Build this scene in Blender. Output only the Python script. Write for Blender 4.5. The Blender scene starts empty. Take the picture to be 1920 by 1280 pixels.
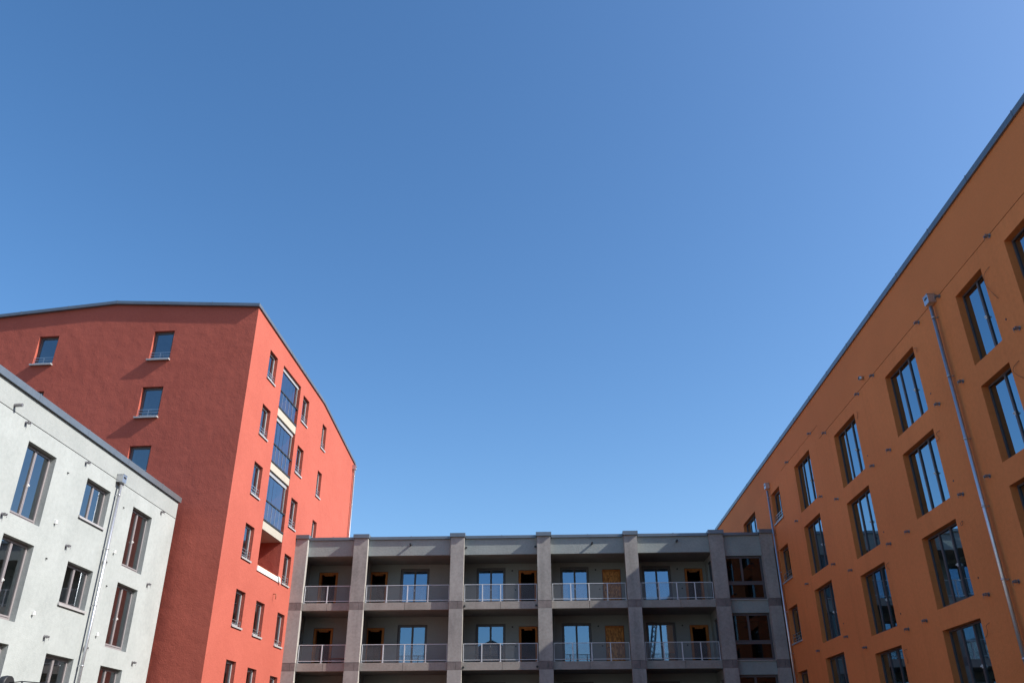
import bpy, math, random
from mathutils import Vector, Matrix
random.seed(7)
C = bpy.context.scene.collection
CH = 1.6                                   # eye height above the courtyard
R = math.radians

# ------------------------------------------------------------------ materials
def mat(name):
    m = bpy.data.materials.new(name); m.use_nodes = True
    nt = m.node_tree; nt.nodes.clear()
    out = nt.nodes.new('ShaderNodeOutputMaterial')
    return m, nt, out
def N(nt, t, **kw):
    n = nt.nodes.new(t)
    for k, v in kw.items():
        if hasattr(n, k): setattr(n, k, v)
        else: n.inputs[k].default_value = v
    return n
def L(nt, a, b): nt.links.new(a, b)
def rgb(c): return (c[0], c[1], c[2], 1)

def surface(name, base, alt=None, rough=.85, big=.35, bigamt=.5, fine=14, fineamt=.35, bump=.0, bscale=40,
            wave=0, wscale=1.2, metal=0, spec=.3, stretch=(1, 1, 1), streak=0):
    """plaster, concrete, metal: two tones mixed by large and fine noise, optional bump"""
    m, nt, out = mat(name)
    alt = alt or tuple(c * .82 for c in base)
    b = N(nt, 'ShaderNodeBsdfPrincipled'); b.inputs['Roughness'].default_value = rough
    b.inputs['Metallic'].default_value = metal
    b.inputs['Specular IOR Level'].default_value = spec
    g = N(nt, 'ShaderNodeNewGeometry')
    mp = N(nt, 'ShaderNodeVectorMath', operation='MULTIPLY'); mp.inputs[1].default_value = stretch
    L(nt, g.outputs['Position'], mp.inputs[0])
    n1 = N(nt, 'ShaderNodeTexNoise'); n1.inputs['Scale'].default_value = big; n1.inputs['Detail'].default_value = 6
    n2 = N(nt, 'ShaderNodeTexNoise'); n2.inputs['Scale'].default_value = fine; n2.inputs['Detail'].default_value = 4
    L(nt, mp.outputs[0], n1.inputs['Vector']); L(nt, g.outputs['Position'], n2.inputs['Vector'])
    r1 = N(nt, 'ShaderNodeMapRange'); r1.inputs['From Min'].default_value = .35; r1.inputs['From Max'].default_value = .68
    r1.inputs['To Max'].default_value = bigamt
    r2 = N(nt, 'ShaderNodeMapRange'); r2.inputs['From Min'].default_value = .35; r2.inputs['From Max'].default_value = .7
    r2.inputs['To Max'].default_value = fineamt
    L(nt, n1.outputs['Fac'], r1.inputs['Value']); L(nt, n2.outputs['Fac'], r2.inputs['Value'])
    ad = N(nt, 'ShaderNodeMath', operation='ADD'); ad.use_clamp = True
    L(nt, r1.outputs[0], ad.inputs[0]); L(nt, r2.outputs[0], ad.inputs[1])
    fac = ad.outputs[0]
    if streak:
        mp2 = N(nt, 'ShaderNodeVectorMath', operation='MULTIPLY'); mp2.inputs[1].default_value = (2.2, 2.2, .12)
        n4 = N(nt, 'ShaderNodeTexNoise'); n4.inputs['Scale'].default_value = 1.0; n4.inputs['Detail'].default_value = 5
        L(nt, g.outputs['Position'], mp2.inputs[0]); L(nt, mp2.outputs[0], n4.inputs['Vector'])
        r4 = N(nt, 'ShaderNodeMapRange'); r4.inputs['From Min'].default_value = .5; r4.inputs['From Max'].default_value = .75
        r4.inputs['To Max'].default_value = streak
        L(nt, n4.outputs['Fac'], r4.inputs['Value'])
        a2 = N(nt, 'ShaderNodeMath', operation='ADD'); a2.use_clamp = True
        L(nt, fac, a2.inputs[0]); L(nt, r4.outputs[0], a2.inputs[1]); fac = a2.outputs[0]
    mx = N(nt, 'ShaderNodeMix', data_type='RGBA')
    mx.inputs['A'].default_value = rgb(base); mx.inputs['B'].default_value = rgb(alt)
    L(nt, fac, mx.inputs['Factor']); L(nt, mx.outputs['Result'], b.inputs['Base Color'])
    if bump or wave:
        last = None
        if wave:
            n5 = N(nt, 'ShaderNodeTexNoise'); n5.inputs['Scale'].default_value = wscale; n5.inputs['Detail'].default_value = 3
            L(nt, g.outputs['Position'], n5.inputs['Vector'])
            bw = N(nt, 'ShaderNodeBump'); bw.inputs['Strength'].default_value = 1; bw.inputs['Distance'].default_value = wave
            L(nt, n5.outputs['Fac'], bw.inputs['Height']); last = bw
        if bump:
            n3 = N(nt, 'ShaderNodeTexNoise'); n3.inputs['Scale'].default_value = bscale; n3.inputs['Detail'].default_value = 3
            L(nt, g.outputs['Position'], n3.inputs['Vector'])
            bm = N(nt, 'ShaderNodeBump'); bm.inputs['Strength'].default_value = 1; bm.inputs['Distance'].default_value = bump
            L(nt, n3.outputs['Fac'], bm.inputs['Height'])
            if last: L(nt, last.outputs[0], bm.inputs['Normal'])
            last = bm
        L(nt, last.outputs[0], b.inputs['Normal'])
    L(nt, b.outputs[0], out.inputs[0])
    return m

def glass(name, tint=(.62, .68, .66), refl=.3, rcol=(.86, .94, 1.0), wav=.0):
    """coated double glazing: mirror part that grows at grazing angles, rest see-through and tinted"""
    m, nt, out = mat(name)
    lw = N(nt, 'ShaderNodeLayerWeight'); lw.inputs['Blend'].default_value = .5
    pw = N(nt, 'ShaderNodeMath', operation='POWER'); pw.inputs[1].default_value = 4
    mr = N(nt, 'ShaderNodeMapRange'); mr.inputs['To Min'].default_value = refl; mr.inputs['To Max'].default_value = 1
    L(nt, lw.outputs['Facing'], pw.inputs[0]); L(nt, pw.outputs[0], mr.inputs['Value'])
    tr = N(nt, 'ShaderNodeBsdfTransparent'); tr.inputs['Color'].default_value = rgb(tint)
    gl = N(nt, 'ShaderNodeBsdfGlossy'); gl.inputs['Color'].default_value = rgb(rcol); gl.inputs['Roughness'].default_value = .015
    if wav:
        g = N(nt, 'ShaderNodeNewGeometry')
        n5 = N(nt, 'ShaderNodeTexNoise'); n5.inputs['Scale'].default_value = .9; n5.inputs['Detail'].default_value = 1
        L(nt, g.outputs['Position'], n5.inputs['Vector'])
        bw = N(nt, 'ShaderNodeBump'); bw.inputs['Strength'].default_value = 1; bw.inputs['Distance'].default_value = wav
        L(nt, n5.outputs['Fac'], bw.inputs['Height']); L(nt, bw.outputs[0], gl.inputs['Normal'])
    mx = N(nt, 'ShaderNodeMixShader')
    L(nt, mr.outputs[0], mx.inputs[0]); L(nt, tr.outputs[0], mx.inputs[1]); L(nt, gl.outputs[0], mx.inputs[2])
    L(nt, mx.outputs[0], out.inputs[0])
    return m

def mesh_infill(name):
    """fine woven wire: tight horizontal wires, half see-through"""
    m, nt, out = mat(name)
    g = N(nt, 'ShaderNodeNewGeometry'); sp = N(nt, 'ShaderNodeSeparateXYZ'); L(nt, g.outputs['Position'], sp.inputs[0])
    def lines(sock, pitch, lo):
        a = N(nt, 'ShaderNodeMath', operation='MULTIPLY'); a.inputs[1].default_value = 1 / pitch
        f = N(nt, 'ShaderNodeMath', operation='FRACT'); c = N(nt, 'ShaderNodeMath', operation='LESS_THAN'); c.inputs[1].default_value = lo
        L(nt, sock, a.inputs[0]); L(nt, a.outputs[0], f.inputs[0]); L(nt, f.outputs[0], c.inputs[0]); return c.outputs[0]
    h = lines(sp.outputs['Z'], .052, .17); v = lines(sp.outputs['X'], .06, .06)
    mxm = N(nt, 'ShaderNodeMath', operation='MAXIMUM'); L(nt, h, mxm.inputs[0]); L(nt, v, mxm.inputs[1])
    tr = N(nt, 'ShaderNodeBsdfTransparent')
    b = N(nt, 'ShaderNodeBsdfPrincipled'); b.inputs['Base Color'].default_value = (.28, .29, .31, 1); b.inputs['Roughness'].default_value = .5
    mx = N(nt, 'ShaderNodeMixShader'); L(nt, mxm.outputs[0], mx.inputs[0]); L(nt, tr.outputs[0], mx.inputs[1]); L(nt, b.outputs[0], mx.inputs[2])
    L(nt, mx.outputs[0], out.inputs[0])
    return m

def osb(name):
    m, nt, out = mat(name)
    g = N(nt, 'ShaderNodeNewGeometry')
    v = N(nt, 'ShaderNodeTexVoronoi'); v.inputs['Scale'].default_value = 9
    mp = N(nt, 'ShaderNodeVectorMath', operation='MULTIPLY'); mp.inputs[1].default_value = (2.2, 1, .8)
    L(nt, g.outputs['Position'], mp.inputs[0]); L(nt, mp.outputs[0], v.inputs['Vector'])
    cr = N(nt, 'ShaderNodeValToRGB'); e = cr.color_ramp.elements
    e[0].color = (.30, .10, .02, 1); e[1].color = (.70, .28, .065, 1)
    s = N(nt, 'ShaderNodeSeparateColor'); L(nt, v.outputs['Color'], s.inputs[0]); L(nt, s.outputs[0], cr.inputs[0])
    b = N(nt, 'ShaderNodeBsdfPrincipled'); b.inputs['Roughness'].default_value = .7
    L(nt, cr.outputs[0], b.inputs['Base Color']); L(nt, b.outputs[0], out.inputs[0])
    return m

M = {
 'white': surface('white_render', (.36, .385, .378), (.28, .302, .296), bigamt=.55, big=.9, fine=7, fineamt=.4, bump=.006, bscale=22, wave=.012, wscale=1.5),
 'white_band': surface('white_band_render', (.315, .335, .328), (.25, .27, .265), bigamt=.45, big=.8, fine=7, fineamt=.35, bump=.007, bscale=18, wave=.012, wscale=1.2),
 'coral': surface('coral_render', (.405, .098, .068), (.335, .075, .051), bigamt=.45, big=.5, fine=10, fineamt=.35, bump=.007, bscale=20, wave=.022, wscale=2.0),
 'orange': surface('orange_render', (.77, .245, .075), (.62, .19, .056), bigamt=.5, big=.3, fine=8, fineamt=.4, bump=.007, bscale=20, wave=.012, streak=.35),
 'orange_band': surface('orange_band_render', (.72, .226, .069), (.58, .178, .053), bigamt=.5, big=.3, fine=12, fineamt=.25, bump=.005, bscale=25, wave=.012),
 'groove': surface('joint_filler', (.05, .045, .04)),
 'concrete': surface('fair_concrete', (.40, .38, .355), (.22, .208, .195), big=.9, bigamt=.6, fine=9, fineamt=.3, bump=.004, bscale=18, streak=.35, stretch=(1, 1, .5)),
 'beam': surface('beam_concrete', (.36, .33, .295), (.24, .22, .195), big=1.1, bigamt=.6, fine=9, fineamt=.35, bump=.004, bscale=18, streak=.3),
 'node': surface('joint_concrete', (.235, .205, .195), (.14, .125, .12), big=1.6, bigamt=.8, fine=9, fineamt=.4),
 'gray': surface('grey_green_render', (.315, .345, .33), (.245, .27, .262), big=1.2, bigamt=.5, fine=11, fineamt=.4, bump=.008, bscale=16),
 'backwall': surface('balcony_render', (.30, .30, .28), (.25, .25, .235), big=.6, bigamt=.4, fine=9, fineamt=.3, bump=.003, bscale=25),
 'ceil': surface('soffit_concrete', (.28, .26, .235), (.2, .185, .17), big=.8, bigamt=.6, fine=6, fineamt=.4),
 'zinc': surface('zinc_sheet', (.19, .215, .24), (.14, .16, .18), rough=.36, metal=.5, spec=.5, big=.7, fine=5),
 'steel': surface('galvanised_steel', (.60, .61, .63), (.46, .47, .5), rough=.35, metal=.85, spec=.5, big=1.5, fine=18),
 'railmetal': surface('painted_rail_steel', (.60, .61, .63), (.5, .51, .53), rough=.4, spec=.5, big=1.5, fine=18, fineamt=.2),
 'frame': surface('taupe_window_frame', (.245, .222, .227), (.21, .19, .195), rough=.45, spec=.5, big=1, fine=20, fineamt=.15),
 'frame_shade': surface('shaded_taupe_frame', (.10, .085, .09), (.085, .072, .076), rough=.45, spec=.5, big=1, fine=20, fineamt=.15),  # darker copy of the taupe frame, shade put into its colour
 'frame_pale': surface('grey_window_frame', (.34, .345, .36), (.29, .295, .31), rough=.4, spec=.5, big=1, fine=20, fineamt=.15),
 'tie': surface('weathered_tie_steel', (.27, .26, .27), (.17, .16, .17), rough=.45, metal=.5, spec=.5, big=2, fine=30),
 'frame_dark': surface('dark_window_frame', (.10, .085, .085), (.08, .07, .07), rough=.45, spec=.5, big=1, fine=20, fineamt=.15),
 'sill': surface('aluminium_sill', (.45, .44, .44), (.36, .35, .35), rough=.45, metal=.2, spec=.5, big=2, fine=20, fineamt=.2),
 'black': surface('black_plastic', (.025, .025, .027), (.015, .015, .017), rough=.5, spec=.5),
 'whiteplastic': surface('white_plastic', (.8, .8, .78), (.72, .72, .7), rough=.4, spec=.5, fine=30, fineamt=.15),
 'room': surface('raw_interior', (.36, .35, .33), (.25, .245, .235), big=.7, fine=4),
 'dark': surface('unlit_corridor', (.07, .06, .055), (.05, .045, .04)),  # near-black colour stands in for the darkness inside
 'slabedge': surface('pale_slab_edge', (.42, .385, .325), (.35, .32, .27), big=1.5, fine=12, bump=.003),
 'wood': surface('raw_pine_board', (.54, .185, .05), (.36, .115, .028), big=2.5, bigamt=.7, fine=20, fineamt=.4, stretch=(3, 3, .3)),
 'redwood': surface('red_brown_wood', (.26, .085, .045), (.17, .055, .03), big=3, fine=20),
 'osb': osb('strand_board'),
 'roof': surface('roof_membrane', (.16, .16, .165), (.12, .12, .125), big=.5, fine=5),
 'ground': surface('pale_gravel', (.20, .175, .14), (.13, .115, .092), big=.15, bigamt=.6, fine=4, fineamt=.5, bump=.01, bscale=30),
 'brick': surface('grey_brick_wall', (.16, .15, .15), (.11, .1, .1), big=.5, fine=8),
 'glass': glass('window_glass', refl=.25),
 'glass_shade': glass('mirror_coated_glass', tint=(.3, .35, .36), refl=.42, rcol=(.64, .86, 1)),
 'glass_gray': glass('balcony_door_glass', tint=(.33, .38, .4), refl=.33, rcol=(.44, .70, 1)),  # blue mirror tint puts a deeper sky reflection into the glass colour
 'glass_bay': glass('end_bay_glass', tint=(.24, .26, .27), refl=.06),
 'glass_balc': glass('balcony_screen_glass', tint=(.42, .5, .62), refl=.3, rcol=(.84, .9, 1)),
 'infill': mesh_infill('woven_wire'),
 'sheet': surface('pale_plastic_sheet', (.62, .7, .68), (.4, .5, .5), rough=.35, spec=.5),
 'cable': surface('brown_cable', (.24, .10, .045), (.18, .07, .03), rough=.5),
}

# ------------------------------------------------------------------ mesh building
class Fr:
    """facade frame: u along the wall, z up from eye level, d into the building"""
    def __init__(s, ox, oy, U, Nin): s.o = Vector((ox, oy, CH)); s.U = Vector((*U, 0)); s.N = Vector((*Nin, 0))
    def P(s, u, z, d=0): return s.o + s.U * u + Vector((0, 0, z)) + s.N * d

class MB:
    def __init__(s): s.v = []; s.f = []; s.sm = []
    def face(s, pts, smooth=False):
        k = len(s.v); s.v += [Vector(p) for p in pts]; s.f.append(tuple(range(k, k + len(pts)))); s.sm.append(smooth)
    def box(s, fr, u0, u1, z0, z1, d0, d1):
        p = [fr.P(u, z, d) for d in (d0, d1) for z in (z0, z1) for u in (u0, u1)]
        for q in ((0, 1, 3, 2), (5, 4, 6, 7), (4, 0, 2, 6), (1, 5, 7, 3), (2, 3, 7, 6), (4, 5, 1, 0)): s.face([p[i] for i in q])
    def room(s, fr, u0, u1, z0, z1, d0, d1):         # box open at d0, seen from inside
        p = [fr.P(u, z, d) for d in (d0, d1) for z in (z0, z1) for u in (u0, u1)]
        for q in ((4, 5, 7, 6), (0, 4, 6, 2), (5, 1, 3, 7), (6, 7, 3, 2), (0, 1, 5, 4)): s.face([p[i] for i in q])
    def tube(s, pts, r, n=8, caps=True, r2=None):
        pts = [Vector(p) for p in pts]; rings = []
        for i, p in enumerate(pts):
            t = (pts[min(i + 1, len(pts) - 1)] - pts[max(i - 1, 0)]).normalized()
            a = Vector((0, 0, 1)) if abs(t.z) < .9 else Vector((1, 0, 0))
            x = t.cross(a).normalized(); y = t.cross(x)
            rr = r if r2 is None else r + (r2 - r) * i / (len(pts) - 1)
            k = len(s.v); s.v += [p + (x * math.cos(2 * math.pi * j / n) + y * math.sin(2 * math.pi * j / n)) * rr for j in range(n)]; rings.append(k)
        for a, b in zip(rings, rings[1:]):
            for j in range(n): s.f.append((a + j, a + (j + 1) % n, b + (j + 1) % n, b + j)); s.sm.append(True)
        if caps:
            s.f.append(tuple(rings[0] + j for j in reversed(range(n)))); s.sm.append(False)
            s.f.append(tuple(rings[-1] + j for j in range(n))); s.sm.append(False)
    def build(s, name, m, parent=None, label=None, bevel=0):
        lo = Vector([min(v[i] for v in s.v) for i in range(3)]); hi = Vector([max(v[i] for v in s.v) for i in range(3)])
        c = (lo + hi) / 2
        me = bpy.data.meshes.new(name); me.from_pydata([tuple(v - c) for v in s.v], [], s.f)
        me.polygons.foreach_set('use_smooth', s.sm); me.materials.append(m); me.update()
        o = bpy.data.objects.new(name, me); C.objects.link(o)
        if parent:
            o.parent = parent; o.location = c - WORLD[parent.name]
        else: o.location = c
        WORLD[o.name] = c
        if label: o['label'] = label
        if bevel:
            b = o.modifiers.new('bevel', 'BEVEL'); b.width = bevel; b.segments = 2; b.limit_method = 'ANGLE'
        return o
WORLD = {}
def thing(name, label, cat, loc):
    o = bpy.data.objects.new(name, None); C.objects.link(o); o.location = loc; o.empty_display_size = .5
    o['label'] = label; o['category'] = cat; WORLD[o.name] = Vector(loc); return o
def tag(o, label, cat, kind=None):
    if label: o['label'] = label
    if cat: o['category'] = cat
    if kind: o['kind'] = kind
    return o

def wall_grid(mb, fr, u0, u1, z0, z1, holes, depth, reveal=True, d=0):
    us = sorted({u0, u1, *[h[0] for h in holes], *[h[1] for h in holes]}); us = [u for u in us if u0 <= u <= u1]
    zs = sorted({z0, z1, *[h[2] for h in holes], *[h[3] for h in holes]}); zs = [z for z in zs if z0 <= z <= z1]
    for a, b in zip(zs, zs[1:]):
        run = None
        for p, q in zip(us, us[1:]):
            cu, cz = (p + q) / 2, (a + b) / 2
            inside = any(h[0] < cu < h[1] and h[2] < cz < h[3] for h in holes)
            if not inside: run = (run[0], q) if run else (p, q)
            if (inside or q == us[-1]) and run:
                mb.face([fr.P(run[0], a, d), fr.P(run[1], a, d), fr.P(run[1], b, d), fr.P(run[0], b, d)]); run = None
    if reveal:
        for h in holes:
            p0, p1, a, b = h[:4]; dd = h[4] if len(h) > 4 else depth
            if a < z0 or b > z1 or p0 < u0 or p1 > u1: continue
            for q in (((p0, a), (p0, b)), ((p1, b), (p1, a)), ((p1, a), (p0, a)), ((p0, b), (p1, b))):
                (ua, za), (ub, zb) = q
                mb.face([fr.P(ua, za, d), fr.P(ub, zb, d), fr.P(ub, zb, d + dd), fr.P(ua, za, d + dd)])

def window(fr, par, u0, u1, z0, z1, r, mulls=(), fm='frame', gm='glass', sill=None, rail=0, handle=None, transom=None,
           rooms=None, bottom=.05, label=None, fw=.055, rails_to=None, roomd=2.2, sw=.048):
    """window set in its opening: outer frame, one sash ring per light standing proud, glass, sill, handle, guard rail"""
    f = MB(); d0, d1 = r, r + .09
    f.box(fr, u0, u0 + fw, z0, z1, d0, d1); f.box(fr, u1 - fw, u1, z0, z1, d0, d1)
    f.box(fr, u0 + fw, u1 - fw, z1 - fw, z1, d0, d1); f.box(fr, u0 + fw, u1 - fw, z0, z0 + fw + bottom, d0, d1)
    edges = [u0 + fw] + [u0 + (u1 - u0) * m for m in mulls] + [u1 - fw]
    ztop, zbot = z1 - fw, z0 + fw + bottom
    cells = []
    if transom:
        zt = z0 + (z1 - z0) * transom
        f.box(fr, u0 + fw, u1 - fw, zt - .045, zt + .045, d0 + .002, d1)
        for a, b in zip(edges, edges[1:]): cells.append((a, b, zt + .045, ztop))
        cells.append((edges[0], edges[-1], zbot, zt - .045))
    else:
        for a, b in zip(edges, edges[1:]): cells.append((a, b, zbot, ztop))
    g = MB()
    for a, b, c, d in cells:
        a += .004; b -= .004
        f.box(fr, a, a + sw, c, d, d0 - .02, d1 - .02); f.box(fr, b - sw, b, c, d, d0 - .02, d1 - .02)
        f.box(fr, a + sw, b - sw, d - sw, d, d0 - .018, d1 - .02); f.box(fr, a + sw, b - sw, c, c + sw, d0 - .018, d1 - .02)
        q_ = .15 if gm == 'glass_gray' else 1; k = q_ * random.uniform(-.004, .004); k2 = q_ * random.uniform(-.003, .003)
        g.face([fr.P(a + sw, c + sw, r + .016 + k), fr.P(b - sw, c + sw, r + .016 - k), fr.P(b - sw, d - sw, r + .016 - k + k2), fr.P(a + sw, d - sw, r + .016 + k + k2)])
    w = f.build('window', M[fm], par, label)
    g.build('pane', M[gm], w)
    if handle is not None:
        h = MB(); hu = u0 + (u1 - u0) * handle; hz = z0 + (z1 - z0) * .47
        h.box(fr, hu - .022, hu + .022, hz - .05, hz + .05, d0 - .045, d0 - .022); h.box(fr, hu - .012, hu + .012, hz - .02, hz + .02, d0 - .085, d0 - .045)
        h.build('handle', M['whiteplastic'], w, bevel=.006)
    if sill:
        s = MB(); s.box(fr, u0 - .03, u1 + .03, z0 - .035, z0 - .003, -sill, r - .002); s.box(fr, u0 - .03, u1 + .03, z0 - .075, z0 - .036, -sill, -sill + .012)
        s.box(fr, u0 - .045, u0 - .031, z0 - .06, z0 + .012, -sill + .002, -.001); s.box(fr, u1 + .031, u1 + .045, z0 - .06, z0 + .012, -sill + .002, -.001)
        s.build('sill', M['sill'], w)
    if rail:
        s = MB(); hh = rail; nb = 3 if rail > .35 else 2
        for i in range(nb):
            zz = z0 + hh * (i + 1) / nb
            s.box(fr, u0 + .004, u1 - .004, zz - .02, zz, .05, .07)
        for uu in (u0 + .012, (u0 + u1) / 2, u1 - .028): s.box(fr, uu, uu + .016, z0 + .001, z0 + hh - .021, .052, .068)
        s.build('guard_rail', M['steel'], w)
    if rooms is not None:
        e = .3; k = MB(); k.room(fr, u0 - e, u1 + e, z0 - .1, z1 + .25, r + .11, r + roomd); k.build('interior', M['room'], w)
    return w

def coping(fr, par, u0, u1, ztop, h, over, seam=3.0, back=.45, off=0, name='coping', ends=True):
    c = MB(); c.box(fr, u0, u1, ztop - h, ztop, -over, back)
    o = c.build(name, M['zinc'], par)
    u = u0 + off
    while u < u1 - .2:
        if u > u0 + .2:
            s = MB(); s.box(fr, u - .02, u + .02, ztop - h - .004, ztop + .022, -over - .006, back); s.build('standing_seam', M['zinc'], o)
        u += seam
    return o

def downpipe(fr, par, u, ztop, zbot, hop=True, stand=.14, size=1.0):
    p = MB(); p.tube([fr.P(u, z, -stand) for z in (ztop - .1, zbot)], .055 * size, 14)
    o = p.build('downpipe', M['steel'], par)
    z = ztop - .5
    while z > zbot:
        cl = MB(); cl.tube([fr.P(u, z - .025, -stand), fr.P(u, z + .025, -stand)], .066 * size, 14); cl.box(fr, u - .012, u + .012, z - .02, z + .02, -stand + .05, .001); z -= 2.0
        cl.build('pipe_clip', M['steel'], o)
    if hop:
        h = MB(); w = .15 * size
        h.box(fr, u - w, u + w, ztop - .02, ztop + .26, -stand - .10, -.004)
        h.box(fr, u - w - .015, u + w + .015, ztop + .26, ztop + .28, -stand - .11, -.003)
        hp = h.build('hopper_head', M['steel'], o)
        s = MB(); s.box(fr, u - .09, u + .09, ztop + .13, ztop + .20, -stand - .106, -stand - .1015); s.build('overflow_slot', M['black'], hp)
    return o

_bracket = {}
def bracket(fr, par, u, z, key):
    """scaffold tie left in the wall: disc, stub, two lugs and a cross bolt; one mesh per facade, copied"""
    if key not in _bracket:
        b = MB()
        b.tube([fr.P(u, z, 0), fr.P(u, z, -.012)], .06, 10); b.tube([fr.P(u, z, -.012), fr.P(u, z, -.10)], .018, 8)
        for s in (-1, 1): b.box(fr, u - .012 + s * .045, u + .012 + s * .045, z - .03, z + .03, -.15, -.05)
        b.box(fr, u - .032, u + .032, z - .045, z + .045, -.10, -.075)
        b.tube([fr.P(u - .066, z, -.12), fr.P(u + .066, z, -.12)], .012, 8)
        b.tube([fr.P(u + .045, z - .025, -.145), fr.P(u + .05, z - .10, -.135)], .006, 6)
        _bracket[key] = (b.build('wall_tie', M['tie'], par), fr.P(u, z)); return
    src, p0 = _bracket[key]
    o = src.copy(); C.objects.link(o); o.parent = par; o.location = src.location + (fr.P(u, z) - p0)

def stud(fr, par, u, z, r, dep, name, m):
    b = MB(); b.tube([fr.P(u, z, .002), fr.P(u, z, -dep)], r, 12); return b.build(name, M[m], par)
def cable(fr, par, pts, r=.007):
    b = MB(); n = len(pts); fine = []
    for i in range(n - 1):
        p = [pts[max(i - 1, 0)], pts[i], pts[i + 1], pts[min(i + 2, n - 1)]]
        for t in (0, .25, .5, .75):
            q = [.5 * (2 * p[1][k] + (p[2][k] - p[0][k]) * t + (2 * p[0][k] - 5 * p[1][k] + 4 * p[2][k] - p[3][k]) * t * t + (3 * p[1][k] - p[0][k] - 3 * p[2][k] + p[3][k]) * t ** 3) for k in (0, 1)]
            fine.append(q)
    fine.append(pts[-1]); m = len(fine)
    b.tube([fr.P(q[0], q[1], -.015 - .05 * math.sin(math.pi * i / (m - 1))) for i, q in enumerate(fine)], r, 6)
    b.build('loose_cable', M['cable'], par)

# ------------------------------------------------------------------ ground
g = MB(); S = 1500
g.face([(-S, -S, 0), (S, -S, 0), (S, S, 0), (-S, S, 0)])
tag(g.build('ground', M['ground']), 'pale gravel courtyard ground between the apartment buildings', 'ground', 'structure')
GZ = -CH + .0                                # ground in facade z

# ------------------------------------------------------------------ white building (left)
FW = Fr(-16, 0, (0, 1), (-1, 0))
wb = thing('apartment_building', 'low white rendered apartment block with grey metal coping at the lower left', 'building', (-16, 20, 0))
wrooms = True; holes = []
wrow = [(6.85, 9.14), (3.94, 6.24), (1.0, 3.30)]
wsm = [(7.78, 9.14), (4.86, 6.23), (1.95, 3.30)]
cols = [(16.55, 18.25, 0), (20.3, 22.04, 1), (24.05, 25.70, 0), (27.80, 29.54, 1), (31.45, 33.17, 0)]
for u0, u1, small in cols:
    for (z0, z1) in (wsm if small else wrow): holes.append((u0, u1, z0, z1))
Y0, Y1 = 5.0, 35.35
w = MB(); wall_grid(w, FW, Y0, Y1, GZ, 9.68, holes, .28)
w.face([FW.P(Y0, GZ, 0), FW.P(Y0, 9.68, 0), FW.P(Y0, 9.68, 12), FW.P(Y0, GZ, 12)])
w.face([FW.P(Y1, GZ, 0), FW.P(Y1, 9.68, 0), FW.P(Y1, 9.68, 12), FW.P(Y1, GZ, 12)])
w.face([FW.P(Y0, GZ, 12), FW.P(Y1, GZ, 12), FW.P(Y1, 9.68, 12), FW.P(Y0, 9.68, 12)])
w.build('wall', M['white'], wb)
b = MB(); b.box(FW, Y0, Y1, 9.705, 10.41, 0, .4); b.box(FW, Y0, Y1, 9.705, 10.41, 11.6, 12); b.box(FW, Y0, Y0 + .4, 9.705, 10.41, .401, 11.599); b.box(FW, Y1 - .4, Y1, 9.705, 10.41, .401, 11.599)
b.build('parapet', M['white_band'], wb)
b = MB(); b.box(FW, Y0 + .02, Y1 - .02, 9.681, 9.704, .022, 11.9); b.build('shadow_joint', M['groove'], wb)
b = MB(); b.box(FW, Y0 + .4, Y1 - .4, 9.9, 10.0, .41, 11.59); b.build('roof', M['roof'], wb)
coping(FW, wb, Y0 - .08, Y1 + .08, 10.64, .225, .085, seam=3.17, off=3.2 - (5 - 4.92))
for u0, u1, small in cols:
    for (z0, z1) in (wsm if small else wrow):
        window(FW, wb, u0, u1, z0, z1, .19, (.47,), sill=.06 if small else None, handle=None if small else .47, bottom=.0 if small else .06, rooms=wrooms)
downpipe(FW, wb, 29.87, 9.62, GZ, stand=.15)
for u, z in ((23.65, 9.58), (27.45, 9.57), (30.05, 9.58), (33.87, 9.58), (23.72, 6.71), (27.45, 6.65), (27.45, 3.75), (30.03, 3.72), (33.86, 6.61), (33.86, 3.64), (30.04, 6.67)): bracket(FW, wb, u, z, 'w')
for u, z in ((26.48, 7.21), (26.49, 4.33), (30.67, 4.26), (30.66, 7.19)):
    k = MB(); k.box(FW, u - .045, u + .045, z - .06, z + .06, -.07, .001); k.tube([FW.P(u, z - .03, -.07), FW.P(u, z - .07, -.10)], .025, 8); k.build('wall_sensor', M['whiteplastic'], wb, bevel=.008)
for u, z in ((26.5, 8.9), (26.48, 6.03), (30.67, 8.88), (30.64, 5.95)):
    k = MB(); k.tube([FW.P(u, z, .001), FW.P(u, z, -.01), FW.P(u + .02, z - .02, -.05)], .022, 8); k.build('cable_outlet', M['black'], wb)
k = MB(); k.tube([FW.P(22.91, 9.86, .05), FW.P(22.91, 9.865, -.15), FW.P(22.92, 9.87, -.24)], .055, 12, caps=False); k.tube([FW.P(22.92, 9.87, -.23), FW.P(22.91, 9.86, -.1)], .047, 12)
k.build('overflow_spout', M['tie'], wb)

# ------------------------------------------------------------------ red building
A = R(3.0); sa, ca = math.sin(A), math.cos(A); RX, RY = -13.9, 35.75
FP = Fr(RX, RY, (sa, ca), (-ca, sa))           # sunlit face
FD = Fr(RX, RY, (-ca, sa), (sa, ca))           # grazing face
rb = thing('apartment_building', 'tall coral red apartment block with folded roof and glazed balconies', 'building', (RX - 9, RY + 9, 0))
rrooms = True
cells = {
 'c1': (2.17, 3.28, [(17.63, 19.19), (14.61, 16.19), (11.60, 13.19), (8.59, 10.19), (5.59, 7.18), (2.59, 4.19)]),
 'c2': (7.70, 8.77, [(17.44, 19.02), (14.44, 16.01), (11.44, 13.02), (8.46, 10.01), (5.43, 7.03), (2.43, 4.03)]),
 'c3': (11.56, 12.38, [(17.23, 18.78), (14.26, 15.81), (11.28, 12.83), (8.3, 9.85)]),
 'cm': (4.70, 5.82, [(5.52, 7.10), (2.52, 4.11)])}
ph = []
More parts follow.
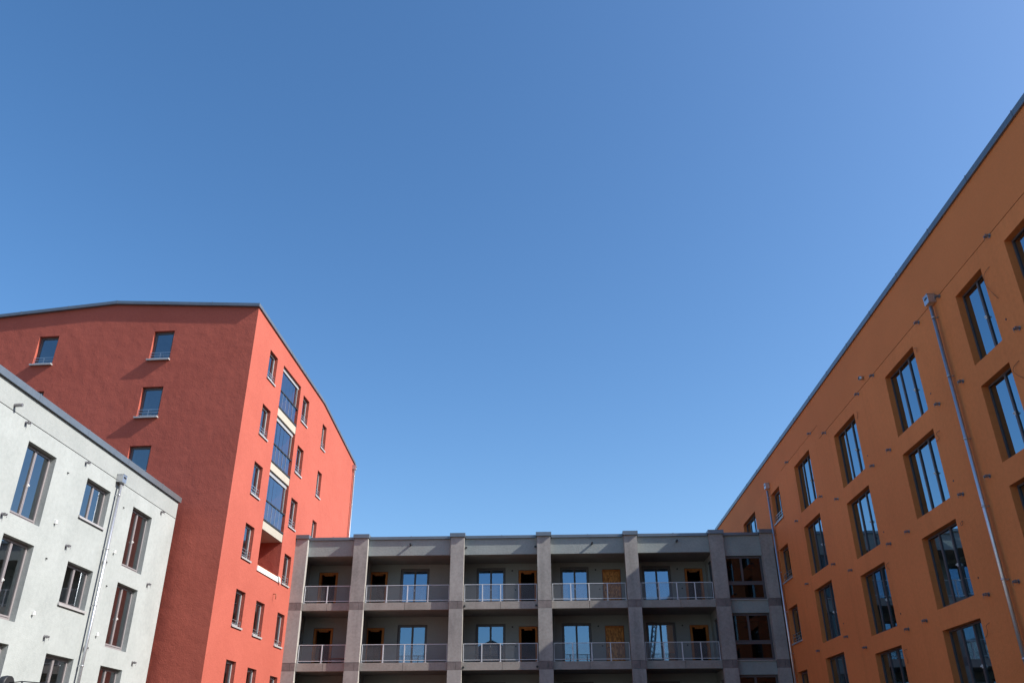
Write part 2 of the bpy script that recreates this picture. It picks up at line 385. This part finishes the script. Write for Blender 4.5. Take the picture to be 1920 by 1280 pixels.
for k, (u0, u1, zz) in cells.items():
    for z0, z1 in zz: ph.append((u0, u1, z0, z1))
BU0, BU1, BZ0, BZ1 = 4.21, 7.14, 8.62, 19.26
hole_b = (BU0, BU1, BZ0, BZ1, 1.9)
dh = [(u0, u1, z0, z1) for u0, u1 in ((10.18, 11.21), (4.15, 5.20)) for z0, z1 in ((17.75, 19.37), (14.73, 16.34), (11.73, 13.34), (8.7, 10.32), (5.7, 7.3))]
PL, DL = 19.2, 24.0
ztopP = [(0, 20.46), (11.3, 20.0), (PL, 18.68)]
ztopD = [(0, 20.46), (7.5, 21.0), (DL, 19.75)]
w = MB()
zc = 18.6                                     # grid to here, gable polygons above except over the highest windows
def gable(fr, prof, U1, holes, z_base):
    """wall with holes up to a sloping top: column strips between hole edges"""
    us = sorted({0, U1, *[p[0] for p in prof], *[h[0] for h in holes], *[h[1] for h in holes]})
    def top(u):
        for (a, za), (b_, zb) in zip(prof, prof[1:]):
            if a <= u <= b_: return za + (zb - za) * (u - a) / (b_ - a)
    for p, q in zip(us, us[1:]):
        hs = sorted([h for h in holes if h[0] <= p + 1e-6 and h[1] >= q - 1e-6], key=lambda h: h[2])
        z = z_base
        for h in hs:
            w.face([fr.P(p, z), fr.P(q, z), fr.P(q, h[2]), fr.P(p, h[2])]); z = h[3]
        w.face([fr.P(p, z), fr.P(q, z), fr.P(q, top(q)), fr.P(p, top(p))])
    for h in holes:
        p0, p1, a, b_ = h[:4]; dd = h[4] if len(h) > 4 else .28
        for (ua, za), (ub, zb) in (((p0, a), (p0, b_)), ((p1, b_), (p1, a)), ((p1, a), (p0, a)), ((p0, b_), (p1, b_))):
            w.face([fr.P(ua, za), fr.P(ub, zb), fr.P(ub, zb, dd), fr.P(ua, za, dd)])
gable(FP, ztopP, PL, ph + [hole_b], GZ)
gable(FD, ztopD, DL, dh, GZ)
# far faces and loggia back wall
back = FP.P(PL, 0, DL); back.z = 0
pe, de = FP.P(PL, 0), FD.P(DL, 0)
def vz(p, z): return Vector((p.x, p.y, CH + z))
w.face([vz(pe, GZ), vz(back, GZ), vz(back, 17.6), vz(pe, 18.68)])
w.face([vz(de, GZ), vz(back, GZ), vz(back, 17.6), vz(de, 19.75)])
LD = 1.9
for i, (za, zb) in enumerate(((8.62, 10.43), (10.84, 13.46), (13.86, 16.40), (16.83, 19.26))):
    wall_grid(w, FP, BU0, BU1, za - (.0 if i else 0), zb, [(4.75, 6.1, max(za, za + .1), zb - .35)], .2, d=LD)
w.build('wall', M['coral'], rb)
r = MB()
k1, k2 = FD.P(7.5, 21.0), FP.P(11.3, 20.0)
c0 = FP.P(0, 20.46)
for tri in ((c0, k2, k1), (k1, k2, vz(pe, 18.68)), (k1, vz(pe, 18.68), vz(back, 17.6)), (k1, vz(back, 17.6), vz(de, 19.75))):
    r.face([p - Vector((0, 0, .01)) for p in tri])
r.build('roof', M['roof'], rb)
def slope_coping(fr, prof, over, h, back_, name, ustart, seams):
    c = MB()
    for (a, za), (b_, zb) in zip(prof, prof[1:]):
        q = [fr.P(u, z, d) for u, z in ((a, za), (b_, zb)) for d in (-over, back_)]
        t = [p + Vector((0, 0, h)) for p in q]
        c.face([q[0], q[2], t[2], t[0]]); c.face([q[1], q[3], t[3], t[1]]); c.face([t[0], t[2], t[3], t[1]]); c.face([q[0], q[2], q[3], q[1]])
        c.face([q[0], q[1], t[1], t[0]]); c.face([q[2], q[3], t[3], t[2]])
    o = c.build(name, M['zinc'], rb)
    for u in seams:
        for (a, za), (b_, zb) in zip(prof, prof[1:]):
            if a <= u < b_:
                z = za + (zb - za) * (u - a) / (b_ - a); s = MB(); s.box(fr, u - .02, u + .02, z - .006, z + h + .022, -over - .006, back_); s.build('standing_seam', M['zinc'], o)
e_ = .1
slope_coping(FD, [(-.08, 20.455)] + [(u, z) for u, z in ztopD[1:]], .16, .165, .4, 'coping', 0, [2.4, 4.95, 7.45, 10.0, 12.5, 15, 17.5, 20])
slope_coping(FP, [(.401, 20.444)] + ztopP[1:], .08, .165, .4, 'coping', 0, [2.5, 5, 7.5, 10, 12.5, 15, 17.5])
for k, (u0, u1, zz) in cells.items():
    for z0, z1 in zz:
        window(FP, rb, u0, u1, z0 + .03, z1, .17, (), fm='frame_pale', sill=.06, rail=.27 if z1 < 8 else .42, bottom=.0, rooms=rrooms, roomd=1.6, fw=.07)
for u0, u1, z0, z1 in dh:
    window(FD, rb, u0, u1, z0 + .03, z1, .17, (), fm='frame_dark', sill=.17, rail=.42, bottom=.0, rooms=rrooms, roomd=1.6, fw=.07)
# balcony slabs with glazing above the open loggia
for zb, zt in ((16.41, 16.83), (13.46, 13.85), (10.43, 10.83)):
    s = MB(); s.box(FP, BU0 + .003, BU1 - .003, zb, zt, .02, LD - .003); s.build('balcony_slab', M['slabedge'], rb)
for zt, zm, zb in ((19.26, 17.87, 16.84), (16.40, 14.88, 13.86), (13.45, 11.88, 10.84)):
    gz = MB()
    n = 5; du = (BU1 - BU0 - .3) / n; a0 = BU0 + .06
    for i in range(n):
        for (z0, z1, dd) in ((zb + .08, zm - .03, .07), (zm + .03, zt - .2, .16)):
            k = random.uniform(-.006, .006)
            gz.face([FP.P(a0 + i * du + .006, z0, dd + k), FP.P(a0 + (i + 1) * du - .006, z0, dd - k), FP.P(a0 + (i + 1) * du - .006, z1, dd - k), FP.P(a0 + i * du + .006, z1, dd + k)])
    o = gz.build('balcony_glazing', M['glass_balc'], rb)
    fr_ = MB(); e0, e1 = BU0 + .03, BU1 - .2
    fr_.box(FP, e0, BU1 - .004, zm - .03, zm + .03, .035, .2); fr_.box(FP, e0, BU1 - .004, zb + .002, zb + .08, -.012, .1)
    o2 = fr_.build('rail', M['black'], o)
    fr_ = MB(); fr_.box(FP, e0, BU1 - .05, zt - .2, zt - .004, .11, .245); fr_.box(FP, BU1 - .19, BU1 - .15, zm + .03, zt - .2, .12, .2)
    fr_.build('head_track', M['frame_pale'], o)
    for i in range(1, n):
        fr_ = MB(); fr_.box(FP, a0 + i * du - .011, a0 + i * du + .011, zb + .08, zm - .03, .055, .068); fr_.build('glass_joint', M['steel'], o)
s = MB(); s.box(FP, BU0 - .03, BU1 + .06, 8.40, 8.63, -.05, .16); s.build('parapet_board', M['whiteplastic'], rb)
s = MB(); s.box(FP, BU0 + .02, BU1 - .3, 8.632, 8.68, .0, .05); s.build('timber_batten', M['wood'], rb)
for i, (za, zb) in enumerate(((8.62, 10.43), (10.84, 13.46), (13.86, 16.40), (16.83, 19.26))):
    window(FP, rb, 4.75, 6.1, za + .1, zb - .35, LD + .1, (.5,), fm='frame_dark', rooms=None)
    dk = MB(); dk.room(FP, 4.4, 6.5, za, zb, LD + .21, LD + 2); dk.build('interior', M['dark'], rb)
downpipe(FP, rb, PL - .35, 18.25, GZ, stand=.13)
k = MB(); k.tube([FP.P(6.74, 7.75, .01), FP.P(6.74, 7.75, -.12), FP.P(6.735, 7.72, -.16), FP.P(6.73, 7.5, -.165)], .02, 8); k.build('pipe_stub', M['cable'], rb)
sh = MB()
pr = [(6.95, 8.70, .10), (7.16, 8.69, .09), (7.30, 8.655, .07)]
for (u, z, d), (u2, z2, d2) in zip(pr, pr[1:]):
    sh.face([FP.P(u, z, d), FP.P(u2, z2, d2), FP.P(u2 + .02, z2 - .03, -.075), FP.P(u + .03, z - .03, -.075)])
    sh.face([FP.P(u + .03, z - .03, -.075), FP.P(u2 + .02, z2 - .03, -.075), FP.P(u2 + .08, z2 - .30, -.085), FP.P(u + .10, z - .22 - (.1 if u > 7 else 0), -.085)])
so = sh.build('plastic_sheet', M['sheet']); sol = so.modifiers.new('solid', 'SOLIDIFY'); sol.thickness = .006
tag(so, 'small grey plastic sheet hanging over the white loggia parapet of the red block', 'sheet')

# ------------------------------------------------------------------ grey balcony building (centre)
YF = 44.93
FG = Fr(0, YF, (1, 0), (0, 1))
gb = thing('apartment_building', 'grey concrete frame block with open wire-railed balconies between the red and orange blocks', 'building', (0, YF + 6, 0))
COL = [(-13.50, -12.755), (-10.21, -9.455), (-4.93, -4.21), (-.265, .46), (4.425, 5.12), (8.995, 9.72), (11.72, 12.335)]
TOPC, TOPF = 11.31, 11.22
LV = [(7.355, 7.735), (4.37, 4.755), (1.395, 1.78), (-1.56, -1.195)]       # slab under / top
SOF = 10.21; YB = 47.55 - YF; CD = .30
for i, (x0, x1) in enumerate(COL):
    c = MB(); zt = TOPC - .20
    for (zb_, zs) in LV:
        c.box(FG, x0, x1, zs + .008, zt, 0, CD); zt = zb_ - .008
    o = c.build('column', M['concrete'], gb, bevel=.012)
    sp = x0 + (x1 - x0) * random.choice((.42, .6, .66, .3))
    for (zb_, zs) in LV[:3]:
        j = MB(); j.box(FG, x0 + .003, sp - .006, zb_, zs, .006, CD); j.build('beam_end', M['node'], o)
        j = MB(); j.box(FG, sp + .006, x1 - .003, zb_, zs, .006, CD); j.build('beam_end', M['node'], o)
    k = MB(); k.box(FG, x0 - .055, x1 + .055, TOPC - .2, TOPC, -.10, .55); k.build('coping', M['zinc'], gb)
for i, ((a0, a1), (b0, b1)) in enumerate(zip(COL, COL[1:])):
    x0, x1 = a1, b0
    f = MB(); f.box(FG, x0 + .001, x1 - .001, SOF if i < 5 else 9.99, TOPF - .155, .29, .5); f.build('fascia', M['gray'], gb)
    coping(FG, gb, x0 + .056, x1 - .056, TOPF, .15, -.20, seam=(x1 - x0) * .52, off=(x1 - x0) * .5, back=.55)
    if i == 5: continue
    for li, (zb_, zs) in enumerate(LV):
        s = MB(); xm = (x0 + x1) / 2 + random.uniform(-.2, .2)
        s.box(FG, x0 + .001, xm - .008, zb_, zs, .19, .55); s.box(FG, xm + .008, x1 - .001, zb_, zs, .19, .55)
        so = s.build('balcony_edge', M['beam'], gb)
        s = MB(); s.box(FG, x0 - .3, x1 + .3, zb_ + .002, zs - .004, .551, YB); s.build('soffit', M['ceil'], so)
        if li < 3:
            # railing
            e0, e1 = x0 + .05, x1 - .05; zt, z0 = zs + .90, zs + .085
            nm = 1 if i == 0 else 3
            rr = MB(); rr.box(FG, e0, e1, zt - .03, zt, .23, .26); rr.box(FG, e0 + .03, e1 - .03, z0, z0 + .03, .23, .26)
            rail = rr.build('balcony_railing', M['railmetal'], gb)
            for q in range(nm + 2):
                u = e0 + (e1 - e0) * q / (nm + 1); hw = .013 if q in (0, nm + 1) else .025
                u = min(max(u, e0 + hw), e1 - hw)
                p = MB(); p.box(FG, u - hw, u + hw, zs + .012, zt - .031, .22, .27); p.box(FG, u - .07, u + .07, zs + .001, zs + .012, .195, .335)
                p.build('post', M['railmetal'], rail)
            nf = MB(); nf.face([FG.P(e0 + .03, z0 + .03, .245), FG.P(e1 - .03, z0 + .03, .245), FG.P(e1 - .03, zt - .03, .245), FG.P(e0 + .03, zt - .03, .245)])
            nf.build('wire_infill', M['infill'], rail)
s = MB()
s.box(FG, COL[0][0], COL[5][1], SOF + .001, 10.4, .501, YB); s.build('soffit', M['ceil'], gb, label='underside above the top row of balconies')
# back wall with doors and glazed doors
bays = [dict(door=(-12.65, -11.56)), dict(win=(-8.01, -6.375), door=(-9.80, -8.73)), dict(win=(-3.72, -2.08), door=(-1.36, -.32)),
        dict(win=(.99, 2.60), door=(3.34, 4.37), board=True), dict(win=(5.57, 7.16), door=(7.92, 8.94))]
rows = [(7.735, 9.985, 9.84), (4.755, 6.965, 6.82), (1.78, 3.99, 3.845), (-1.195, 1.0, .87)]
bh = []
for bdef in bays:
    for fl, wt, dt in rows:
        if 'win' in bdef: bh.append((*bdef['win'], fl + .03, wt))
        bh.append((*bdef['door'], fl + .02, dt))
w = MB(); wall_grid(w, FG, COL[0][0], 9.1, GZ, SOF, bh, .3, d=YB)
w.build('back_wall', M['backwall'], gb)
for bi, bdef in enumerate(bays):
    for fl, wt, dt in rows[:3]:
        if 'win' in bdef:
            wn = window(Fr(0, YF + YB, (1, 0), (0, 1)), gb, *bdef['win'], fl + .03, wt, .12, (.5,), fm='frame_dark', gm='glass_gray', handle=.5, rooms=None, fw=.09)
            gro = MB(); gro.room(FG, bdef['win'][0] - .3, bdef['win'][1] + .3, fl, wt + .2, YB + .31, YB + 3); gro.build('interior', M['room'], wn)
        u0, u1 = bdef['door']
        l = MB(); t = .14 if not bdef.get('board') else .06; dd = YB + .02
        l.box(FG, u0 + .02, u0 + t, fl + .03, dt - .02, dd, YB + .29); l.box(FG, u1 - t, u1 - .02, fl + .03, dt - .02, dd, YB + .29)
        l.box(FG, u0 + t, u1 - t, dt - .12, dt - .02, dd + .01, YB + .28)
        if not bdef.get('board'): l.box(FG, u0 + .3, u1 - .3, dt - .2, dt - .121, dd + .03, YB + .2)
        dn = l.build('door_opening', M['wood'], gb)
        if bdef.get('board'):
            p = MB(); p.box(FG, u0 + t + .002, u1 - t - .002, fl + .03, dt - .122, YB + .06, YB + .085); p.build('board', M['osb'], dn)
            stud(Fr(0, YF + YB + .06, (1, 0), (0, 1)), dn, u0 + t + .1, fl + .95, .035, .05, 'handle', 'black')
        else:
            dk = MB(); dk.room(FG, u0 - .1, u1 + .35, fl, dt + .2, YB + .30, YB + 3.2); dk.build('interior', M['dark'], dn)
        if 'win' in bdef:
            us = bdef['win'][1] + .38 if bdef['win'][1] + .3 < u0 else (bdef['win'][0] + u1) / 2
            if us < u0 and bi:
                stud(Fr(0, YF + YB, (1, 0), (0, 1)), gb, us, dt - .03, .045, .03, 'wall_outlet', 'black')
                stud(Fr(0, YF + YB, (1, 0), (0, 1)), gb, us + .18, fl + 1.02, .04, .03, 'wall_outlet', 'black')
# party walls behind the columns
for i, (x0, x1) in enumerate(COL[:6]):
    p = MB(); xm = (x0 + x1) / 2; hw = .14
    if i == 0: p.box(FG, x0, x0 + .3, GZ, SOF, CD + .001, YB - .001)
    elif i == 5: continue
    else: p.box(FG, xm - hw, xm + hw, GZ, SOF, CD + .001, YB - .001)
    p.build('party_wall', M['backwall'], gb)
# enclosed end bay with windows
FS = Fr(9.1, YF, (0, 1), (1, 0))
sw = MB(); sh_ = [(.85, 1.95, fl + .1, wt - .08) for fl, wt, dt in rows]
wall_grid(sw, FS, CD, YB, GZ, SOF, sh_, .2); sw.build('side_wall', M['backwall'], gb)
for fl, wt, dt in rows[:3]: window(FS, gb, .85, 1.95, fl + .1, wt - .08, .1, (.5,), fm='frame_dark', gm='glass_gray', fw=.07)
ex0, ex1 = 9.721, 11.719
for zb_, zt in ((7.05, 7.69), (4.07, 4.72), (1.1, 1.75), (GZ, -1.2)):
    p = MB(); p.box(FG, ex0, ex1, zb_, zt, .29, .5); p.build('spandrel', M['gray'], gb)
for z0, z1 in ((7.73, 9.985), (4.76, 7.045), (1.79, 4.065), (-1.2, 1.095)):
    wn = window(FG, gb, ex0 + .002, ex1 - .002, z0, z1, .42, (.44,), fm='frame_shade', gm='glass_bay', transom=.38, rooms=None, bottom=0, fw=.06)
    s = MB(); s.box(FG, ex0 + .002, ex1 - .002, z0 - .035, z0 - .002, .22, .415); s.build('sill', M['sill'], wn)
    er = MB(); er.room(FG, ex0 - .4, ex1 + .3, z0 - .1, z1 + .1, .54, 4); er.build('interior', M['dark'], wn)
sp = MB(); sp.box(FG, 9.101, ex0 - .001, GZ, SOF, CD + .002, .53); sp.box(FG, ex1 + .001, 12.335, GZ, SOF, CD + .002, .53); sp.build('pier', M['backwall'], gb)
# spouts
for u, z in ((-7.15, 10.77), (2.71, 10.72), (7.27, 10.80)):
    k = MB(); k.tube([FG.P(u, z, .33), FG.P(u, z, .05)], .055, 12); o = k.build('water_spout', M['black'], gb)
    k = MB(); k.tube([FG.P(u, z, .0495), FG.P(u, z, .045)], .047, 12); k.build('spout_mouth', M['black'], o)
for u, z, d in ((-4.12, 10.59, .29), (-.36, 10.60, .29), (-4.13, 7.51, .19), (-.36, 7.51, .19), (-4.13, 4.50, .19), (-.36, 4.51, .19)):
    stud(Fr(0, YF + d, (1, 0), (0, 1)), gb, u, z, .055, .06, 'pipe_end', 'black')
k = MB(); k.box(FG, COL[0][0], 12.335, 10.5, 10.6, .46, 11); k.build('roof', M['roof'], gb)
k = MB(); k.box(FG, COL[0][0], COL[0][0] + .2, GZ, 10.9, YB + 3.3, 11); k.box(FG, COL[0][0], 12.3, GZ, 10.9, 11, 11.3); k.build('rear_wall', M['gray'], gb)
# bench on the middle left balcony
bn = thing('wooden_bench', 'low red-brown wooden bench standing on the lower left balcony of the grey block', 'bench', (-11.1, 46.9, CH + 4.755))
k = MB(); k.box(FG, -11.5, -10.5, 5.12, 5.18, 1.75, 2.15); k.build('seat', M['redwood'], bn)
for q in (-11.46, -10.6):
    k = MB(); k.box(FG, q, q + .06, 4.757, 5.118, 1.78, 2.12); k.build('leg', M['redwood'], bn)
k = MB(); k.box(FG, -11.39, -10.61, 4.9, 4.96, 1.93, 1.97); k.build('stretcher', M['redwood'], bn)

# ------------------------------------------------------------------ orange building (right)
FO = Fr(12.5, 0, (0, 1), (1, 0))
ob = thing('apartment_building', 'long orange rendered apartment block in shade along the right side', 'building', (12.5, 30, 0))
oroom = True; oh = []
Ra = [(10.17, 12.45), (7.27, 9.52), (4.37, 6.62), (1.46, 3.74), (-1.4, .85)]
Rb = [(10.79, 13.09), (7.81, 10.10), (4.87, 7.16), (1.93, 4.215), (-1.2, 1.25)]
Rs = [(11.46, 13.08), (8.41, 10.08), (5.42, 7.09), (2.45, 4.08), (-.5, 1.1)]
ocols = [(11.6, 14.15, Ra, 3), (17.45, 19.05, Ra, 2), (20.40, 22.0, Ra, 2), (25.28, 27.82, Ra, 3), (31.22, 33.82, Ra, 3), (37.25, 39.82, Rb, 3), (42.85, 44.56, Rs, 1), (48.39, 51.57, [(10.9, 13.27)], 3)]
for u0, u1, rows_, n in ocols:
    for z0, z1 in rows_: oh.append((u0, u1, z0, z1))
OY0, OY1 = 7.0, 59.7; OT = 14.95
w = MB()
# lower wall under the joint, which steps up past u = 35.6
wall_grid(w, FO, OY0, 35.6, GZ, 13.0, oh, .3)
wall_grid(w, FO, 35.6, OY1, GZ, 13.62, oh, .3)
w.face([FO.P(OY0, GZ), FO.P(OY0, OT), FO.P(OY0, OT, 13), FO.P(OY0, GZ, 13)])
w.face([FO.P(OY1, GZ), FO.P(OY1, OT), FO.P(OY1, OT, 13), FO.P(OY1, GZ, 13)])
w.face([FO.P(OY0, GZ, 13), FO.P(OY1, GZ, 13), FO.P(OY1, OT, 13), FO.P(OY0, OT, 13)])
w.build('wall', M['orange'], ob)
p = MB(); p.box(FO, OY0 + .002, 35.6, 13.022, OT, 0, .4); p.box(FO, 35.6, 42.1, 13.64, OT, 0, .4); p.box(FO, 42.102, OY1 - .002, 13.621, OT, 0.0, .4)
p.build('parapet', M['orange_band'], ob)
p = MB(); p.box(FO, OY0 + .01, 35.58, 13.001, 13.021, .02, .4); p.box(FO, 35.602, 42.1, 13.621, 13.639, .02, .4); p.build('shadow_joint', M['groove'], ob)
p = MB(); p.box(FO, OY0 + .1, OY1 - .1, 14.3, 14.4, .41, 12.9); p.build('roof', M['roof'], ob)
coping(FO, ob, OY0 - .08, OY1 + .08, 15.14, .195, .07, seam=2.68, off=17.03 - 6.92 - 2.68 * 3)
for u0, u1, rows_, n in ocols:
    for z0, z1 in rows_:
        if n == 3: window(FO, ob, u0, u1, z0, z1, .2, (.35, .67), rooms=oroom, handle=.35, bottom=.02, fw=.03, fm='frame_shade', gm='glass_shade', sw=.034)
        elif n == 2: window(FO, ob, u0, u1, z0, z1, .2, (.42,), rooms=oroom, handle=.42, bottom=.02, fw=.03, fm='frame_shade', gm='glass_shade', sw=.034)
        else: window(FO, ob, u0, u1, z0, z1, .2, (), rooms=oroom, sill=.06, rail=.42, bottom=.0, fw=.06, fm='frame_shade', gm='glass_shade')
downpipe(FO, ob, 23.24, 12.92, GZ, stand=.14)
downpipe(FO, ob, 44.70, 13.5, GZ, stand=.12)
for u, z in ((19.55, 12.96), (22.84, 12.95), (24.47, 12.91), (19.52, 10.07), (22.82, 10.05), (24.49, 10.03), (22.79, 7.15), (24.46, 7.13), (22.78, 4.28), (24.46, 4.25), (28.70, 12.94), (30.39, 12.92), (34.71, 12.94), (36.63, 13.64), (28.66, 10.01), (30.36, 9.99), (34.66, 9.97), (28.62, 7.07), (30.33, 7.06), (36.46, 7.65), (34.61, 7.01), (36.48, 4.71), (34.58, 4.06), (30.31, 4.14), (28.77, 4.19), (40.66, 13.63), (36.56, 10.64), (40.59, 10.61), (40.57, 7.61), (40.50, 4.63)):
    bracket(FO, ob, u, z, 'o')
for u, z in ((19.96, 10.57), (24.86, 10.54), (24.82, 7.65), (24.80, 4.77), (30.73, 10.51), (30.72, 7.58), (30.71, 4.71), (36.66, 5.25)): stud(FO, ob, u, z, .028, .012, 'cable_outlet', 'black')
k = MB(); k.tube([FO.P(29.66, 13.27, .01), FO.P(29.66, 13.27, -.16)], .075, 14); o = k.build('overflow_spout', M['steel'], ob)
k = MB(); k.tube([FO.P(29.66, 13.27, -.1605), FO.P(29.66, 13.27, -.168)], .064, 14); k.build('spout_mouth', M['black'], o)
for pts in ([(19.95, 12.22), (20.22, 12.14), (20.29, 11.90), (20.21, 11.65), (19.99, 11.23)], [(19.93, 9.34), (20.21, 9.24), (20.17, 9.06), (19.97, 8.86)], [(25.22, 12.32), (24.89, 12.19), (25.05, 12.1)],
            [(24.86, 9.29), (25.05, 9.25), (24.91, 9.06), (25.24, 9.06)], [(24.79, 3.54), (24.94, 3.48), (24.91, 3.36), (24.99, 3.26), (25.2, 3.2)], [(30.9, 12.35), (30.7, 12.25), (30.95, 12.1)],
            [(24.86, 6.44), (24.94, 6.38), (24.88, 6.30), (24.80, 6.36), (24.86, 6.44)], [(30.8, 6.5), (30.95, 6.42), (30.85, 6.25)], [(30.75, 3.55), (30.95, 3.5), (30.8, 3.2), (30.95, 3.1)]): cable(FO, ob, pts)

# ------------------------------------------------------------------ behind the viewer: what the glass mirrors
FH = Fr(0, -40, (1, 0), (0, -1))
hb = thing('gabled_house', 'dark brick gabled house across the courtyard, mirrored in the balcony doors', 'house', (-8, -46, 0))
w = MB()
w.face([FH.P(-15, GZ), FH.P(-1.5, GZ), FH.P(-1.5, 14.2), FH.P(-8.3, 17.4), FH.P(-15, 14.2)])
w.face([FH.P(-15, GZ, 14), FH.P(-1.5, GZ, 14), FH.P(-1.5, 14.2, 14), FH.P(-8.3, 17.4, 14), FH.P(-15, 14.2, 14)])
for u in (-15, -1.5): w.face([FH.P(u, GZ), FH.P(u, 14.2), FH.P(u, 14.2, 14), FH.P(u, GZ, 14)])
w.build('wall', M['brick'], hb)
k = MB()
for u in (-15, -1.5): k.face([FH.P(u, 14.25, -.3), FH.P(-8.3, 17.45, -.3), FH.P(-8.3, 17.45, 14.3), FH.P(u, 14.25, 14.3)])
k.build('roof', M['roof'], hb)
k = MB()
for z in (1, 4, 7, 10):
    for u in (-13.5, -10.3, -7.1, -3.9): k.box(FH, u, u + 1.2, z, z + 1.6, -.02, .05)
k.build('window', M['frame_dark'], hb)

FK = Fr(16.9, -42, (1, 0), (0, -1))
tc = thing('tower_crane', 'dark lattice tower crane with a raised jib, mirrored in a balcony door', 'crane', (16.9, -42, 0))
def lattice(p0, p1, w, n, name):
    k = MB(); a, b = Vector(p0), Vector(p1); t = (b - a).normalized(); x = t.cross(Vector((0, 1, 0))).normalized() * w; y = t.cross(x).normalized() * w
    cs = [x + y, x - y, -x - y, -x + y]
    for c in cs: k.tube([a + c, b + c], .13, 6)
    for i in range(n):
        for j in range(4): k.tube([a + (b - a) * (i / n) + cs[j], a + (b - a) * ((i + 1) / n) + cs[(j + 1) % 4]], .05, 5)
    k.build(name, M['black'], tc)
lattice(FK.P(-.2, GZ), FK.P(-.2, 14.0), .7, 10, 'mast')
lattice(FK.P(-.2, 14.0), FK.P(.9, 19.9), .3, 8, 'jib')
k = MB(); k.box(FK, -1.1, 1.4, 13.2, 14.6, -1, 1); k.build('cab', M['black'], tc)

# ------------------------------------------------------------------ work lamp at the lower left edge
FL = Fr(-7.42, 11.9, (1, 0), (0, 1))
wl = thing('work_lamp', 'white lamp head with black visor on a thin dark tube frame, lower left corner', 'lamp', (-7.42, 11.9, 0))
hd = MB(); nseg = 14
prof = [(-.16, .03), (-.13, .075), (-.06, .10), (.03, .105), (.085, .10)]
rings = []
for a_, r_ in prof:
    kk = len(hd.v); rings.append(kk)
    for j in range(nseg):
        t = 2 * math.pi * j / nseg; hd.v.append(FL.P(a_, 1.02 + r_ * math.sin(t) * .85, r_ * math.cos(t)))
for a_, b_ in zip(rings, rings[1:]):
    for j in range(nseg): hd.f.append((a_ + j, a_ + (j + 1) % nseg, b_ + (j + 1) % nseg, b_ + j)); hd.sm.append(True)
hd.f.append(tuple(rings[0] + j for j in range(nseg))); hd.sm.append(False); hd.f.append(tuple(rings[-1] + j for j in range(nseg))); hd.sm.append(False)
hd.build('lamp_head', M['whiteplastic'], wl)
vs = MB(); kk0 = None
for a_, r_ in ((.05, .112), (.12, .122), (.155, .116)):
    kk = len(vs.v)
    for j in range(nseg):
        t = 2 * math.pi * j / nseg; vs.v.append(FL.P(a_, 1.02 + r_ * math.sin(t) * .9, r_ * math.cos(t)))
    if kk0 is not None:
        for j in range(nseg): vs.f.append((kk0 + j, kk0 + (j + 1) % nseg, kk + (j + 1) % nseg, kk + j)); vs.sm.append(True)
    kk0 = kk
vs.f.append(tuple(kk0 + j for j in range(nseg))); vs.sm.append(False)
vs.build('visor', M['black'], wl)
fr_ = MB()
fr_.tube([FL.P(.14, 1.035, 0), FL.P(.33, 1.052, 0), FL.P(.55, 1.035, .0), FL.P(1.2, 1.0, .02)], .007, 8)
fr_.tube([FL.P(.33, 1.05, 0), FL.P(.33, GZ + .0, 0)], .012, 8); fr_.tube([FL.P(1.2, 1.0, .02), FL.P(1.2, GZ, .02)], .012, 8)
fr_.tube([FL.P(0, .94, 0), FL.P(0, GZ, 0)], .02, 8)
fr_.build('tube_frame', M['black'], wl)

# ------------------------------------------------------------------ sun, sky, camera
el, az = math.atan(.785 * math.cos(R(11))), R(11)
sd = Vector((math.cos(el) * math.cos(az), -math.cos(el) * math.sin(az), math.sin(el)))
ld = bpy.data.lights.new('sun', 'SUN'); ld.energy = 5.0; ld.angle = R(.55); ld.color = (1, .95, .88)
lo = bpy.data.objects.new('sun', ld); C.objects.link(lo); lo.rotation_euler = sd.to_track_quat('Z', 'Y').to_euler(); lo.location = sd * 100
wd = bpy.data.worlds.new('World'); bpy.context.scene.world = wd; wd.use_nodes = True
nt = wd.node_tree; bg = nt.nodes['Background']
sk = nt.nodes.new('ShaderNodeTexSky'); sk.sky_type = 'NISHITA'; sk.sun_disc = False
sk.sun_elevation = el; sk.sun_rotation = R(90) + az; sk.altitude = 300; sk.air_density = 1.0; sk.dust_density = 1.7; sk.ozone_density = 2.0
hs = nt.nodes.new('ShaderNodeHueSaturation'); hs.inputs['Saturation'].default_value = 1.25; hs.inputs['Hue'].default_value = .5
nt.links.new(sk.outputs[0], hs.inputs['Color']); nt.links.new(hs.outputs[0], bg.inputs[0]); bg.inputs[1].default_value = .138

cam = bpy.data.cameras.new('camera'); co = bpy.data.objects.new('camera', cam); C.objects.link(co)
r_, u_, f_ = Vector((.999318, .03676, -.003494)), Vector((.01983, -.454429, .890562)), Vector((-.031149, .890024, .454848))
co.matrix_world = Matrix(((r_.x, u_.x, -f_.x, 0), (r_.y, u_.y, -f_.y, 0), (r_.z, u_.z, -f_.z, CH), (0, 0, 0, 1)))
cam.sensor_width = 36; cam.lens = 36 * 1558.49 / 1920; cam.clip_end = 5000
sc = bpy.context.scene; sc.camera = co
sc.view_settings.view_transform = 'Standard'; sc.view_settings.look = 'None'; sc.view_settings.exposure = .6; sc.view_settings.gamma = 1
sc.cycles.max_bounces = 8; sc.cycles.transparent_max_bounces = 16; sc.cycles.caustics_reflective = False; sc.cycles.caustics_refractive = False
sc.cycles.sample_clamp_indirect = 4
